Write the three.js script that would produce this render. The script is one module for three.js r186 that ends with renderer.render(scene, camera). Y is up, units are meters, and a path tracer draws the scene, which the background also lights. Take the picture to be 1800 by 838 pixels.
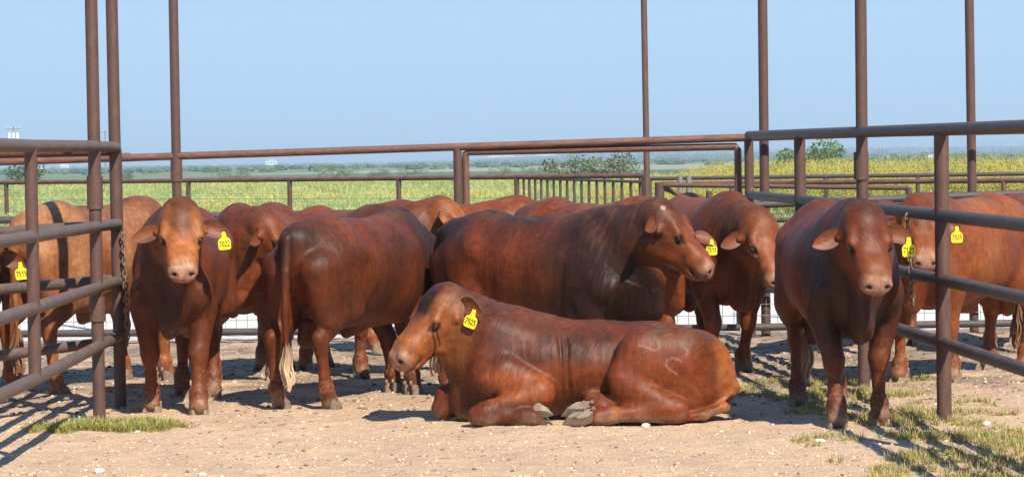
import * as THREE from 'three';
import { mergeGeometries } from 'three/addons/utils/BufferGeometryUtils.js';
import { ImprovedNoise } from 'three/addons/math/ImprovedNoise.js';

// ---------------------------------------------------------------- camera, sky, sun, exposure
const scene = new THREE.Scene();
const camera = new THREE.PerspectiveCamera(2 * Math.atan(419 / 4800) * 180 / Math.PI, 1800 / 838, 0.5, 20000);
camera.position.set(0, 1.67, 0);
camera.rotation.order = 'YXZ';
camera.rotation.set(-Math.atan(135 / 4800), 0, -0.89 * Math.PI / 180);
camera.updateMatrixWorld();
{
  const W = 64, H = 512, d = new Float32Array(W * H * 4);
  const stops = [[-90, .28, .25, .20], [-1, .30, .32, .34], [0, .315, .455, .605], [3, .325, .475, .645], [12, .22, .36, .58], [35, .11, .23, .46], [90, .06, .15, .37]];
  for (let y = 0; y < H; y++) {
    const e = ((y + .5) / H - .5) * 180;
    let k = 0; while (k < stops.length - 2 && e > stops[k + 1][0]) k++;
    const a = stops[k], b = stops[k + 1], t = Math.min(1, Math.max(0, (e - a[0]) / (b[0] - a[0])));
    for (let x = 0; x < W; x++) { const i = (y * W + x) * 4; for (let c = 0; c < 3; c++) d[i + c] = a[c + 1] + (b[c + 1] - a[c + 1]) * t; d[i + 3] = 1; }
  }
  const sky = new THREE.DataTexture(d, W, H, THREE.RGBAFormat, THREE.FloatType);
  sky.mapping = THREE.EquirectangularReflectionMapping; sky.magFilter = THREE.LinearFilter; sky.needsUpdate = true;
  scene.background = sky; scene.environment = sky;
}
const sun = new THREE.DirectionalLight(new THREE.Color(1, .925, .80), 5.0);
sun.position.set(.46 * 40, 1.0 * 40, .90 * 40 - 20); sun.target.position.set(0, 0, -20);
sun.castShadow = true; sun.shadow.mapSize.set(4096, 4096); sun.shadow.radius = 1;
Object.assign(sun.shadow.camera, { left: -30, right: 30, top: 30, bottom: -30, near: 1, far: 140 });
scene.add(sun, sun.target);
scene.fog = new THREE.FogExp2(new THREE.Color(.66, .84, 1), 0.00034);
const renderer = new THREE.WebGLRenderer();
renderer.toneMapping = THREE.LinearToneMapping; renderer.toneMappingExposure = 1.5;
renderer.shadowMap.enabled = true;

// ---------------------------------------------------------------- helpers
let seed = 12345;
const rnd = () => { seed = (seed * 1664525 + 1013904223) >>> 0; return seed / 4294967296; };
const rr = (a, b) => a + (b - a) * rnd();
const perlin = new ImprovedNoise();
const noise = (x, y, z) => perlin.noise(x + 31.7, y + 17.3, z + 53.1);
const fbm = (x, y, z, o = 3) => { let s = 0, a = .5; for (let i = 0; i < o; i++) { s += a * noise(x, y, z); x *= 2.03; y *= 2.03; z *= 2.03; a *= .5; } return s; };
const clamp = (x, a = 0, b = 1) => Math.min(b, Math.max(a, x));
const sstep = (a, b, x) => { const t = clamp((x - a) / (b - a)); return t * t * (3 - 2 * t); };
const V = (x, y, z) => new THREE.Vector3(x, y, z);
const used = {};
function numbered(n) { if (!(n in used)) { used[n] = 0; return n; } used[n]++; return n + '_' + String(used[n]).padStart(3, '0'); }
function shade(o) { o.traverse((c) => { if (c.isMesh) { c.castShadow = true; c.receiveShadow = true; } }); return o; }
function tag(o, label, category, group) { o.userData = { label, category }; if (group) o.userData.group = group; return o; }
function thing(name, label, category, pos = [0, 0, 0], group) { const o = new THREE.Group(); o.name = numbered(name); o.position.set(...pos); tag(o, label, category, group); scene.add(o); return o; }
function part(name, geo, mat, parent, kind) { const m = new THREE.Mesh(geo, mat); m.name = name; m.castShadow = m.receiveShadow = true; if (kind) m.userData.kind = kind; parent.add(m); return m; }
function setting(name, geo, mat) { const m = new THREE.Mesh(geo, mat); m.name = name; m.userData.kind = 'structure'; m.castShadow = m.receiveShadow = true; scene.add(m); return m; }

// periodic value-noise texture helpers
function tileField(size, layers, sd) {
  const out = new Float32Array(size * size);
  let s = sd; const r = () => { s = (s * 1664525 + 1013904223) >>> 0; return s / 4294967296; };
  for (const [fx, fy, amp] of layers) {
    const lat = new Float32Array(fx * fy); for (let i = 0; i < lat.length; i++) lat[i] = r() * 2 - 1;
    for (let y = 0; y < size; y++) {
      const gy = y / size * fy, y0 = Math.floor(gy), ty = gy - y0, sy = ty * ty * (3 - 2 * ty), ya = (y0 % fy) * fx, yb = ((y0 + 1) % fy) * fx;
      for (let x = 0; x < size; x++) {
        const gx = x / size * fx, x0 = Math.floor(gx), tx = gx - x0, sx = tx * tx * (3 - 2 * tx), xa = x0 % fx, xb = (x0 + 1) % fx;
        const a = lat[ya + xa] + (lat[ya + xb] - lat[ya + xa]) * sx, b = lat[yb + xa] + (lat[yb + xb] - lat[yb + xa]) * sx;
        out[y * size + x] += amp * (a + (b - a) * sy);
      }
    }
  }
  return out;
}
function tex(size, fn, srgb) {
  const d = new Uint8Array(size * size * 4);
  for (let i = 0; i < size * size; i++) { const c = fn(i); for (let k = 0; k < 3; k++) d[i * 4 + k] = clamp(c[k]) * 255; d[i * 4 + 3] = 255; }
  const t = new THREE.DataTexture(d, size, size, THREE.RGBAFormat);
  t.wrapS = t.wrapT = THREE.RepeatWrapping; t.magFilter = THREE.LinearFilter; t.minFilter = THREE.LinearMipmapLinearFilter; t.generateMipmaps = true;
  if (srgb) t.colorSpace = THREE.SRGBColorSpace; t.needsUpdate = true; return t;
}
const lin2s = (c) => c <= .0031308 ? 12.92 * c : 1.055 * Math.pow(c, 1 / 2.4) - .055;

// ---------------------------------------------------------------- ground: one sheet to the horizon
const dirtN = tileField(1024, [[8, 8, .35], [24, 24, .3], [80, 80, .3], [200, 200, .35], [512, 512, .35]], 5);
const dirtS = tileField(1024, [[300, 300, 1]], 77);
const dirtMap = tex(1024, (i) => { let v = .78 + .20 * dirtN[i]; const s = dirtS[i]; if (s > .62) v += .22 * (s - .62) / .38; if (s < -.84) v -= .35; const c = lin2s(clamp(v)); return [c, c * (1 - .012 * dirtN[i]), c * (1 - .03 * dirtN[i])]; }, true);
const dirtBump = tex(1024, (i) => { const v = .5 + .22 * dirtN[i] + .2 * Math.max(0, dirtS[i] - .6); return [v, v, v]; });
function lines(lo, hi, step, far0, far1, g0, g) {
  const a = []; for (let x = lo; x <= hi + 1e-6; x += step) a.push(x);
  let s = g0, x = hi; while (x < far1) { x += s; s *= g; a.push(x); }
  s = g0; x = lo; while (x > far0) { x -= s; s *= g; a.unshift(x); }
  return a;
}
const pen = (x, z) => sstep(3.6, 2.4, Math.abs(x) * .9);
function groundY(x, z) {
  const near = sstep(-27.5, -26, z) * sstep(9, 6, Math.abs(x));
  let y = .022 * fbm(x * 1.1, 0, z * 1.1, 2) * near;
  const hoofed = near * sstep(-17.2, -20.5, z);
  y += hoofed * .030 * fbm(x * 4.2, 3, z * 4.2, 2) + near * .020 * fbm(x * 6.5, 9, z * 6.5, 2);
  if (z < -1200) { const t = clamp((-z - 1200) / 5800); const k = x / -z; // far ridge, higher to the right
    const crest = 3 + 18 * sstep(-.05, .06, k) + 4 * fbm(k * 9, 2, 4, 3); y += crest * sstep(0, 1, t) + 1.5 * t * fbm(x * .0016, 4, z * .0016, 3); }
  return y;
}
{
  const xs = lines(-5.4, 5.4, .045, -9000, 9000, .08, 1.16), zs = lines(-26.4, -13.4, .045, -9500, 300, .10, 1.07);
  const nx = xs.length, nz = zs.length, pos = new Float32Array(nx * nz * 3), col = new Float32Array(nx * nz * 3), uv = new Float32Array(nx * nz * 2), idx = [];
  const C = { sand: [.66, .45, .288], dung: [.135, .10, .075], road: [.80, .76, .69], soil: [.20, .22, .07], far: [.17, .23, .10], wood: [.08, .13, .07], pale: [.36, .36, .22] };
  const mix = (a, b, t) => [a[0] + (b[0] - a[0]) * t, a[1] + (b[1] - a[1]) * t, a[2] + (b[2] - a[2]) * t];
  for (let j = 0; j < nz; j++) for (let i = 0; i < nx; i++) {
    const x = xs[i], z = zs[j], n = j * nx + i;
    pos.set([x, groundY(x, z), z], n * 3); uv.set([x / 2.6, z / 2.6], n * 2);
    const n1 = fbm(x * .9, 1, z * .9, 3), n2 = fbm(x * 3.1, 5, z * 3.1, 3);
    let c = mix(C.sand, [.59, .40, .255], clamp(.5 + 1.1 * n1 + .5 * n2));
    const churn = clamp(sstep(-18.3, -20.6, z + .9 * n1) * (.62 + 1.3 * n2 + .5 * n1));
    c = mix(c, C.dung, churn * .75);
    const d2 = -z + .5 * n1; c = mix(c, C.road, sstep(26.0, 26.6, d2)); 
    c = mix(c, mix(C.soil, [.27, .27, .08], clamp(.5 + n1)), sstep(35.5, 37.5, -z + 2 * n1));
    if (-z > 170) {
      let f = mix(C.far, C.pale, sstep(.05, .22, fbm(x * .006, 8, z * .0022, 3)));
      f = mix(f, C.wood, sstep(.0, .16, fbm(x * .009 + 7, 3, z * .0028, 3)) * .85);
      const k = fbm(x * .0012, 1, z * .0010, 2);
      if (-z > 1500) f = mix(mix([.07, .125, .065], C.pale, sstep(.1, .2, fbm(x * .0012, 11, z * .0035, 2))), C.wood, .45 + k);
      c = mix(c, f, sstep(170, 230, -z));
    }
    col.set(c, n * 3);
  }
  for (let j = 0; j < nz - 1; j++) for (let i = 0; i < nx - 1; i++) { const a = j * nx + i, b = a + 1, c = a + nx, d = c + 1; idx.push(a, c, b, b, c, d); }
  const g = new THREE.BufferGeometry();
  g.setAttribute('position', new THREE.BufferAttribute(pos, 3)); g.setAttribute('color', new THREE.BufferAttribute(col, 3)); g.setAttribute('uv', new THREE.BufferAttribute(uv, 2)); g.setIndex(idx); g.computeVertexNormals();
  setting('ground', g, new THREE.MeshStandardMaterial({ vertexColors: true, map: dirtMap, bumpMap: dirtBump, bumpScale: .028, roughness: .95 }));
}

// ---------------------------------------------------------------- bulls: smooth-min field meshed by surface nets
const norm = (v) => { const l = Math.hypot(...v) || 1; return v.map((c) => c / l); };
const cross = (a, b) => [a[1] * b[2] - a[2] * b[1], a[2] * b[0] - a[0] * b[2], a[0] * b[1] - a[1] * b[0]];
const dot = (a, b) => a[0] * b[0] + a[1] * b[1] + a[2] * b[2];
const add = (a, b, s = 1) => [a[0] + b[0] * s, a[1] + b[1] * s, a[2] + b[2] * s];
const lerp3 = (a, b, t) => [a[0] + (b[0] - a[0]) * t, a[1] + (b[1] - a[1]) * t, a[2] + (b[2] - a[2]) * t];
// elliptic round cone: A -> B, radii [up, side] at both ends, blend width k
function cone(A, B, ra, rb, k = .06, side = [0, 0, 1], sub = false) {
  if (!Array.isArray(ra)) ra = [ra, ra]; if (!Array.isArray(rb)) rb = [rb, rb];
  let d = add(B, A, -1), L = Math.hypot(...d); if (L < 1e-5) { d = [1, 0, 0]; L = 1e-5; }
  const t = norm(d); let s = add(side, t, -dot(side, t)); if (Math.hypot(...s) < 1e-4) s = add([0, 1, 0], t, -t[1]); s = norm(s);
  return { A, t, s, u: cross(s, t), L, ra, rb, k, sub, R: Math.max(...ra, ...rb), B };
}
const chain = (pts, k, side) => pts.slice(1).map((b, i) => cone(pts[i][0], b[0], pts[i][1], b[1], k, side));
function primD(p, x, y, z) {
  const qx = x - p.A[0], qy = y - p.A[1], qz = z - p.A[2], t = p.t, u = p.u, s = p.s;
  const a = qx * t[0] + qy * t[1] + qz * t[2], f = clamp(a / p.L), w = a - f * p.L;
  const up = qx * u[0] + qy * u[1] + qz * u[2], si = qx * s[0] + qy * s[1] + qz * s[2];
  const ru = p.ra[0] + (p.rb[0] - p.ra[0]) * f, rs = p.ra[1] + (p.rb[1] - p.ra[1]) * f, re = (ru + rs) * .5;
  const X = w / re, Y = up / ru, Z = si / rs, k0 = Math.sqrt(X * X + Y * Y + Z * Z), k1 = Math.sqrt(X * X / (re * re) + Y * Y / (ru * ru) + Z * Z / (rs * rs));
  return k1 > 1e-9 ? k0 * (k0 - 1) / k1 : -Math.min(ru, rs);
}
function field(list, x, y, z) {
  let d = 1e3;
  for (let i = 0; i < list.length; i++) {
    const p = list[i], b = primD(p, x, y, z), k = p.k;
    if (p.sub) { const h = Math.max(k - Math.abs(d + b), 0) / k; d = Math.max(d, -b) + h * h * k * .25; }
    else { const h = Math.max(k - Math.abs(d - b), 0) / k; d = Math.min(d, b) - h * h * k * .25; }
  }
  return d;
}
function surfaceNets(prims, cell, floor = -1) {
  const lo = [1e9, 1e9, 1e9], hi = [-1e9, -1e9, -1e9];
  for (const p of prims) if (!p.sub) for (let c = 0; c < 3; c++) { lo[c] = Math.min(lo[c], p.A[c] - p.R, p.B[c] - p.R); hi[c] = Math.max(hi[c], p.A[c] + p.R, p.B[c] + p.R); }
  for (let c = 0; c < 3; c++) { lo[c] -= .05; hi[c] += .05; } lo[1] = Math.max(lo[1], floor);
  const nb = [0, 1, 2].map((c) => Math.ceil((hi[c] - lo[c]) / (cell * 8))), n = nb.map((b) => b * 8 + 1), nx = n[0], nxy = n[0] * n[1];
  const F = new Float32Array(nxy * n[2]).fill(1), act = [], hd = cell * 8 * .866;
  for (let bz = 0; bz < nb[2]; bz++) for (let by = 0; by < nb[1]; by++) for (let bx = 0; bx < nb[0]; bx++) {
    const cx = lo[0] + (bx * 8 + 4) * cell, cy = lo[1] + (by * 8 + 4) * cell, cz = lo[2] + (bz * 8 + 4) * cell;
    const list = prims.filter((p) => { const q = [cx - p.A[0], cy - p.A[1], cz - p.A[2]], f = clamp(dot(q, p.t) / p.L) * p.L; return Math.hypot(q[0] - p.t[0] * f, q[1] - p.t[1] * f, q[2] - p.t[2] * f) - p.R < hd + .16; });
    const d = list.length ? field(list, cx, cy, cz) : 1;
    const inner = Math.abs(d) < hd * 1.9 + .03;
    if (inner) act.push([bx, by, bz]);
    const sg = d > 0 ? 1 : -1;
    for (let k = 0; k <= (bz === nb[2] - 1 ? 8 : 7); k++) for (let j = 0; j <= (by === nb[1] - 1 ? 8 : 7); j++) for (let i = 0; i <= (bx === nb[0] - 1 ? 8 : 7); i++) {
      const gx = bx * 8 + i, gy = by * 8 + j, gz = bz * 8 + k;
      F[gx + gy * nx + gz * nxy] = inner ? field(list, lo[0] + gx * cell, lo[1] + gy * cell, lo[2] + gz * cell) : sg;
    }
  }
  const I = new Int32Array(F.length).fill(-1), pos = [], idx = [];
  const corners = [0, 1, nx, nx + 1, nxy, nxy + 1, nxy + nx, nxy + nx + 1], E = [[0, 1], [2, 3], [4, 5], [6, 7], [0, 2], [1, 3], [4, 6], [5, 7], [0, 4], [1, 5], [2, 6], [3, 7]];
  for (const [bx, by, bz] of act) for (let k = 0; k < 8; k++) for (let j = 0; j < 8; j++) for (let i = 0; i < 8; i++) {
    const gx = bx * 8 + i, gy = by * 8 + j, gz = bz * 8 + k, o = gx + gy * nx + gz * nxy;
    let m = 0; for (let c = 0; c < 8; c++) if (F[o + corners[c]] < 0) m |= 1 << c;
    if (m === 0 || m === 255) continue;
    let sx = 0, sy = 0, sz = 0, cnt = 0;
    for (const [a, b] of E) { if (((m >> a) & 1) === ((m >> b) & 1)) continue; const fa = F[o + corners[a]], fb = F[o + corners[b]], t = fa / (fa - fb);
      const ax = a & 1, ay = (a >> 1) & 1, az = a >> 2, b0 = b & 1, b1 = (b >> 1) & 1, b2 = b >> 2;
      sx += ax + (b0 - ax) * t; sy += ay + (b1 - ay) * t; sz += az + (b2 - az) * t; cnt++; }
    I[o] = pos.length / 3; pos.push(lo[0] + (gx + sx / cnt) * cell, lo[1] + (gy + sy / cnt) * cell, lo[2] + (gz + sz / cnt) * cell);
  }
  const quad = (a, b, c, d, flip) => { if (a < 0 || b < 0 || c < 0 || d < 0) return; if (flip) idx.push(a, c, b, a, d, c); else idx.push(a, b, c, a, c, d); };
  for (const [bx, by, bz] of act) for (let k = 0; k < 8; k++) for (let j = 0; j < 8; j++) for (let i = 0; i < 8; i++) {
    const gx = bx * 8 + i, gy = by * 8 + j, gz = bz * 8 + k, o = gx + gy * nx + gz * nxy, s = F[o] < 0;
    if (gy && gz && s !== F[o + 1] < 0) quad(I[o - nx - nxy], I[o - nxy], I[o], I[o - nx], !s);
    if (gx && gz && s !== F[o + nx] < 0) quad(I[o - 1 - nxy], I[o - 1], I[o], I[o - nxy], !s);
    if (gx && gy && s !== F[o + nxy] < 0) quad(I[o - 1 - nx], I[o - nx], I[o], I[o - 1], !s);
  }
  return { pos: new Float32Array(pos), idx };
}

const RED = [.165, .0325, .0068], DARK = [.031, .0108, .0062], TAN = [.37, .118, .030], PALE = [.52, .34, .21], PINK = [.34, .17, .125], DUST = [.36, .25, .16];
const hairN = tileField(512, [[24, 6, .4], [90, 16, .5], [220, 40, .6], [30, 30, .35]], 31);
const hairMap = tex(512, (i) => { const v = lin2s(clamp(.80 + .20 * hairN[i])); return [v, v, v]; }, true), hairBump = tex(512, (i) => { const v = .5 + .28 * hairN[i]; return [v, v, v]; });
const hide = new THREE.MeshPhysicalMaterial({ vertexColors: true, map: hairMap, bumpMap: hairBump, bumpScale: .0024, roughness: .51, specularIntensity: .5 });
const hornMat = new THREE.MeshStandardMaterial({ vertexColors: true, roughness: .75 });
const eyeMat = new THREE.MeshPhysicalMaterial({ color: new THREE.Color(.012, .008, .006), roughness: .12 });
const hairMat = new THREE.MeshStandardMaterial({ vertexColors: true, roughness: .7 });

function setColors(g, fn) { const p = g.attributes.position, c = new Float32Array(p.count * 3); for (let i = 0; i < p.count; i++) c.set(fn(p.getX(i), p.getY(i), p.getZ(i)), i * 3); g.setAttribute('color', new THREE.BufferAttribute(c, 3)); return g; }
function basisMatrix(o, x, y, z) { return new THREE.Matrix4().set(x[0], y[0], z[0], o[0], x[1], y[1], z[1], o[1], x[2], y[2], z[2], o[2], 0, 0, 0, 1); }

// an ear: cupped leaf of real thickness; a = axis outwards, n = the way the inside faces
function earGeo(o, a, n, len, wid, tint) {
  a = norm(a); n = norm(add(n, a, -dot(n, a))); const w = cross(n, a), NU = 16, NV = 10, pos = [], col = [], idx = [];
  for (let sd = 0; sd < 2; sd++) for (let i = 0; i <= NU; i++) for (let j = 0; j <= NV; j++) {
    const u = i / NU, v = j / NV * 2 - 1, prof = Math.pow(Math.sin(Math.PI * Math.min(1, .12 + .88 * Math.pow(u, .85))), .62), W = wid * .5 * prof;
    const bend = -.06 * u * u, cup = .028 * (v * v - .5) * prof * (1 - .35 * u) , edge = Math.max(0, 1 - v * v), th = (sd ? -1 : 1) * .007 * Math.sqrt(edge) * Math.sqrt(Math.max(0, 1 - u * u * u));
    let q = add(o, a, u * len); q = add(q, w, v * W + .012 * Math.sin(u * 3)); q = add(q, n, cup + th); q[1] += bend * .8 * len / .2;
    pos.push(...q);
    const inner = sd === 0, r = noise(u * 5, v * 4, sd * 9), rim = sstep(.6, 1, Math.abs(v));
    let c = inner ? lerp3([.27, .080, .030], [.090, .030, .015], clamp(.25 + .6 * Math.abs(Math.sin(v * 7 + u * 3)) * (1 - u) + .5 * r)) : lerp3(RED, tint, .5);
    if (inner) c = lerp3(c, [.05, .02, .012], rim * .6);
    col.push(...c);
  }
  const s2 = (NU + 1) * (NV + 1);
  for (let sd = 0; sd < 2; sd++) for (let i = 0; i < NU; i++) for (let j = 0; j < NV; j++) { const p = sd * s2 + i * (NV + 1) + j, q = p + NV + 1; if (sd === 0) idx.push(p, q, p + 1, p + 1, q, q + 1); else idx.push(p, p + 1, q, p + 1, q + 1, q); }
  const g = new THREE.BufferGeometry(); g.setAttribute('position', new THREE.Float32BufferAttribute(pos, 3)); g.setAttribute('color', new THREE.Float32BufferAttribute(col, 3)); g.setAttribute('uv', new THREE.Float32BufferAttribute(pos.flatMap((v, i) => i % 3 === 2 ? [] : [v * 2]), 2)); g.setIndex(idx); g.computeVertexNormals(); return g;
}
// a cloven hoof: two claws, toe towards +x, sole at y = 0
function hoofGeo(o, fwd, up, s = 1) {
  const parts = [];
  for (const sd of [-1, 1]) {
    const g = new THREE.CylinderGeometry(1, 1, 1, 18, 5).toNonIndexed(); g.deleteAttribute('uv'); const p = g.attributes.position;
    for (let i = 0; i < p.count; i++) {
      let x = p.getX(i), y = p.getY(i) + .5, z = p.getZ(i);
      const rx = .066 - .021 * y, rz = .034 - .004 * y + (y < .1 ? -.003 : 0); let Z = z * rz; if (Z * sd < 0) Z *= x < .2 ? 1.12 : .85;
      const toe = x > 0 ? 1 + .18 * (1 - Math.abs(z)) : 1;
      p.setXYZ(i, x * rx * toe - .030 * y + .012, y * .075 + (y > .95 ? -.012 * x : 0), Z * (1 - .28 * Math.max(0, x)) + sd * (.036 + .004 * Math.max(0, x)));
    }
    parts.push(g);
    const b = new THREE.SphereGeometry(.014, 10, 8).toNonIndexed(); b.deleteAttribute('uv'); b.scale(1.1, 1.3, .8); b.translate(-.068, .095, sd * .028); parts.push(b);
  }
  const g = mergeGeometries(parts); g.scale(s, s, s);
  const x = norm(add(fwd, up, -dot(fwd, up))), z = cross(x, up); g.applyMatrix4(basisMatrix(o, x, up, z)); g.computeVertexNormals();
  return setColors(g, (X, Y, Z) => lerp3([.13, .095, .07], [.33, .25, .175], clamp(.45 + .7 * noise(X * 38, Y * 60, Z * 38) + .4 * noise(X * 9, Y * 9, Z * 9))));
}
const SANS = 'sans-serif';
function tagMat(text) {
  const c = document.createElement('canvas'); c.width = 128; c.height = 160; const x = c.getContext('2d');
  x.fillStyle = '#f2da22'; x.fillRect(0, 0, 128, 160); for (let i = 0; i < 60; i++) { x.fillStyle = 'rgba(110,80,30,' + (.03 + .10 * rnd()) + ')'; x.beginPath(); x.arc(rnd() * 128, rnd() * 160, 2 + 12 * rnd() * rnd(), 0, 7); x.fill(); } x.fillStyle = '#15130c'; x.textAlign = 'center'; x.textBaseline = 'middle'; x.font = 'bold 54px ' + SANS;
  x.save(); x.translate(64, 108); x.scale(.90, 1.25); x.fillText(text, 0, 0); x.restore();
  x.beginPath(); x.arc(64, 22, 9, 0, 7); x.fillStyle = '#d9bd10'; x.fill();
  if (text === '7511' || text === '7525') { x.font = 'bold 22px ' + SANS; x.fillStyle = '#15130c'; x.fillText('-L-', 64, 66); }
  const t = new THREE.CanvasTexture(c); t.colorSpace = THREE.SRGBColorSpace; return new THREE.MeshStandardMaterial({ map: t, roughness: .45 });
}
const tagShape = (() => { const s = new THREE.Shape(); s.moveTo(-.010, 0); s.lineTo(.010, 0); s.lineTo(.016, -.040); s.lineTo(.036, -.052); s.lineTo(.042, -.066); s.lineTo(.040, -.112); s.lineTo(.030, -.120); s.lineTo(-.030, -.120); s.lineTo(-.040, -.112); s.lineTo(-.042, -.066); s.lineTo(-.036, -.052); s.lineTo(-.016, -.040); s.closePath(); return s; })();
function tagGeo() { const g = new THREE.ExtrudeGeometry(tagShape, { depth: .003, bevelEnabled: true, bevelSize: .001, bevelThickness: .001, bevelSegments: 1 }); const p = g.attributes.position, u = g.attributes.uv; for (let i = 0; i < p.count; i++) u.setXY(i, (p.getX(i) + .043) / .086, 1 + (p.getY(i) - .002) / .124); return g; }

function headPrims(h) {
  const { O, F, U, S, s } = h, P = (f, u, z) => add(add(add(O, F, f * s), U, u * s), S, z * s), c = (a, b, ra, rb, k) => cone(P(...a), P(...b), Array.isArray(ra) ? ra.map((r) => r * s) : ra * s, Array.isArray(rb) ? rb.map((r) => r * s) : rb * s, k * s, S);
  const L = [
    c([.05, -.115, 0], [.185, -.118, 0], [.110, .146], [.104, .138], .05),
    c([.19, -.118, 0], [.40, -.110, 0], [.098, .118], [.076, .096], .05),
    c([.40, -.120, 0], [.466, -.130, 0], [.084, .102], [.072, .104], .04),
    c([.12, -.225, 0], [.41, -.190, 0], [.080, .080], [.046, .055], .06),
    c([.43, -.196, 0], [.458, -.192, 0], [.036, .072], [.030, .066], .03),
    c([.015, -.060, 0], [.08, -.046, 0], [.058, .100], [.055, .105], .07),
  ];
  for (const z of [-1, 1]) {
    L.push(c([.11, -.21, .072 * z], [.26, -.190, .062 * z], [.110, .050], [.070, .038], .05));   // cheek
    L.push(c([.145, -.050, .104 * z], [.215, -.062, .122 * z], .036, .028, .03));               // brow
    L.push(c([.27, -.080, .060 * z], [.43, -.085, .045 * z], .035, .032, .05));
    L.push({ ...c([.238, -.078, .146 * z], [.280, -.082, .122 * z], .021, .014, .022), sub: true });
    L.push(c([.212, -.072, .140 * z], [.250, -.082, .138 * z], .012, .009, .012));               // upper lid
    L.push(c([.490, -.088, .052 * z], [.500, -.108, .068 * z], .032, .028, .02));                // nostril rim
    L.push({ ...c([.550, -.083, .036 * z], [.524, -.104, .068 * z], .015, .011, .010), sub: true });
    L.push({ ...c([.53, -.186, .012 * z], [.40, -.178, .108 * z], .007, .007, .012), sub: true }); // mouth
    L.push(c([.09, -.135, .12 * z], [.112, -.140, .166 * z], .040, .020, .04));                     // ear root
  }
  return L;
}
function headFrame(o) {
  const F = norm(o.F), yh = o.up || [0, 1, 0]; let U = norm(add(yh, F, -dot(yh, F))); let S = cross(F, U);
  if (o.roll) { const c = Math.cos(o.roll), s = Math.sin(o.roll), U2 = add(U.map((v) => v * c), S, s); S = add(S.map((v) => v * c), U, -s); U = U2; }
  return { O: o.poll, F, U, S, s: o.hs || 1 };
}
// colour of the hide at a point of the animal (its own axes), h = head frame
function coatFn(o, h, extra) {
  const dark = o.dark ?? .4, tan = o.tan ?? .2, face = o.face ?? 0, sd = o.seed || 0;
  return (x, y, z) => {
    const q = [x - h.O[0], y - h.O[1], z - h.O[2]], hf = dot(q, h.F) / h.s, hu = dot(q, h.U) / h.s, hz = dot(q, h.S) / h.s;
    const isHead = sstep(-.06, .08, hf) * sstep(.30, .22, Math.abs(hz)) * sstep(-.40, -.30, hu) * sstep(.12, .08, hu);
    const big = fbm(x * 1.7 + sd, y * 1.7, z * 1.7, 3), mid = fbm(x * 6 + sd, y * 4, z * 6, 3), streak = noise(x * 14 + sd, y * 36, z * 14), fine = noise(x * 70, y * 70, z * 70);
    let c = RED.slice();
    const fore = o.lie ? sstep(-.1, .5, x) : sstep(.05, .5, x);
    c = lerp3(c, DARK, clamp(dark * (.42 + .62 * fore) + 1.15 * big * (.35 + dark) + .40 * mid - .04));
    c = lerp3(c, o.tanC || TAN, clamp(tan * (.5 + 1.6 * fbm(x * 2.3 + 5 + sd, y * 2.3, z * 2.3, 2)) + .12 * mid) * (1 - .45 * fore));
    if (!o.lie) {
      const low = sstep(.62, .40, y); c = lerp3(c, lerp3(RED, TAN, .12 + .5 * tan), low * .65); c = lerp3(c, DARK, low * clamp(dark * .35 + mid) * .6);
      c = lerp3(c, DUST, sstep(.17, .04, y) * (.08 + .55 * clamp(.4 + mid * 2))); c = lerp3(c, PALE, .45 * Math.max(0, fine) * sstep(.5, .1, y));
    }
    if (isHead > 0) {
      let f = lerp3(RED, TAN, clamp(face + .45 * mid)); f = lerp3(f, DARK, clamp(dark * .55 * sstep(.32, .0, hf) + .5 * mid * dark + (o.foreDark || 0) * sstep(.10, .04, Math.abs(hz)) * sstep(.30, .18, hf)));
      f = lerp3(f, TAN, .5 * sstep(.30, .46, hf) * (.4 + face)); f = lerp3(f, DARK, .35 * sstep(.10, .14, Math.abs(hz)) * sstep(-.10, -.2, hu)); f = lerp3(f, lerp3(RED, DARK, .5), .5 * sstep(.38, .44, hf) * sstep(.075, .10, Math.abs(hz))); 
      f = lerp3(f, PALE, sstep(.42, .50, hf) * (.24 + .42 * (o.muzzle ?? .5)) * (1 - .5 * sstep(.0, -.1, hu + .06)));
      f = lerp3(f, PINK, sstep(.492, .508, hf) * sstep(-.175, -.15, hu) * .9);
      const nd = Math.hypot((hf - .525) * .6, hu + .096, Math.abs(hz) - .056); f = lerp3(f, [.02, .012, .01], sstep(.021, .012, nd));
      f = lerp3(f, [.05, .025, .018], .75 * sstep(.010, .004, Math.abs(hu + .183)) * sstep(.38, .43, hf));
      const ed = Math.hypot((hf - .238) * (hf > .238 ? .75 : 1.1), (hu + .086) * 1.2, (Math.abs(hz) - .128) * .7); f = lerp3(f, [.045, .020, .014], .9 * sstep(.048, .024, ed)); f = lerp3(f, PALE, .35 * sstep(.060, .048, ed) * sstep(.030, .042, ed) * (o.eyeRing || 0));
      c = lerp3(c, f, isHead);
      if (extra) c = extra(c, x, y, z, hf, hu, hz, h);
    } else if (extra) c = extra(c, x, y, z, hf, hu, hz, h);
    const top = o.lie ? sstep(.55, .75, y) : sstep(1.25, 1.42, y); c = lerp3(c, [.19, .085, .045], .35 * top * clamp(.5 + 2 * mid) * (1 - isHead)); if (fine > .5) c = lerp3(c, DUST, .18 * sstep(.5, .8, fine)); const m = 1 + .20 * streak + .12 * fine + .25 * noise(x * 24 + sd, y * 24, z * 24); return [c[0] * m, c[1] * m, c[2] * m];
  };
}
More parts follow.
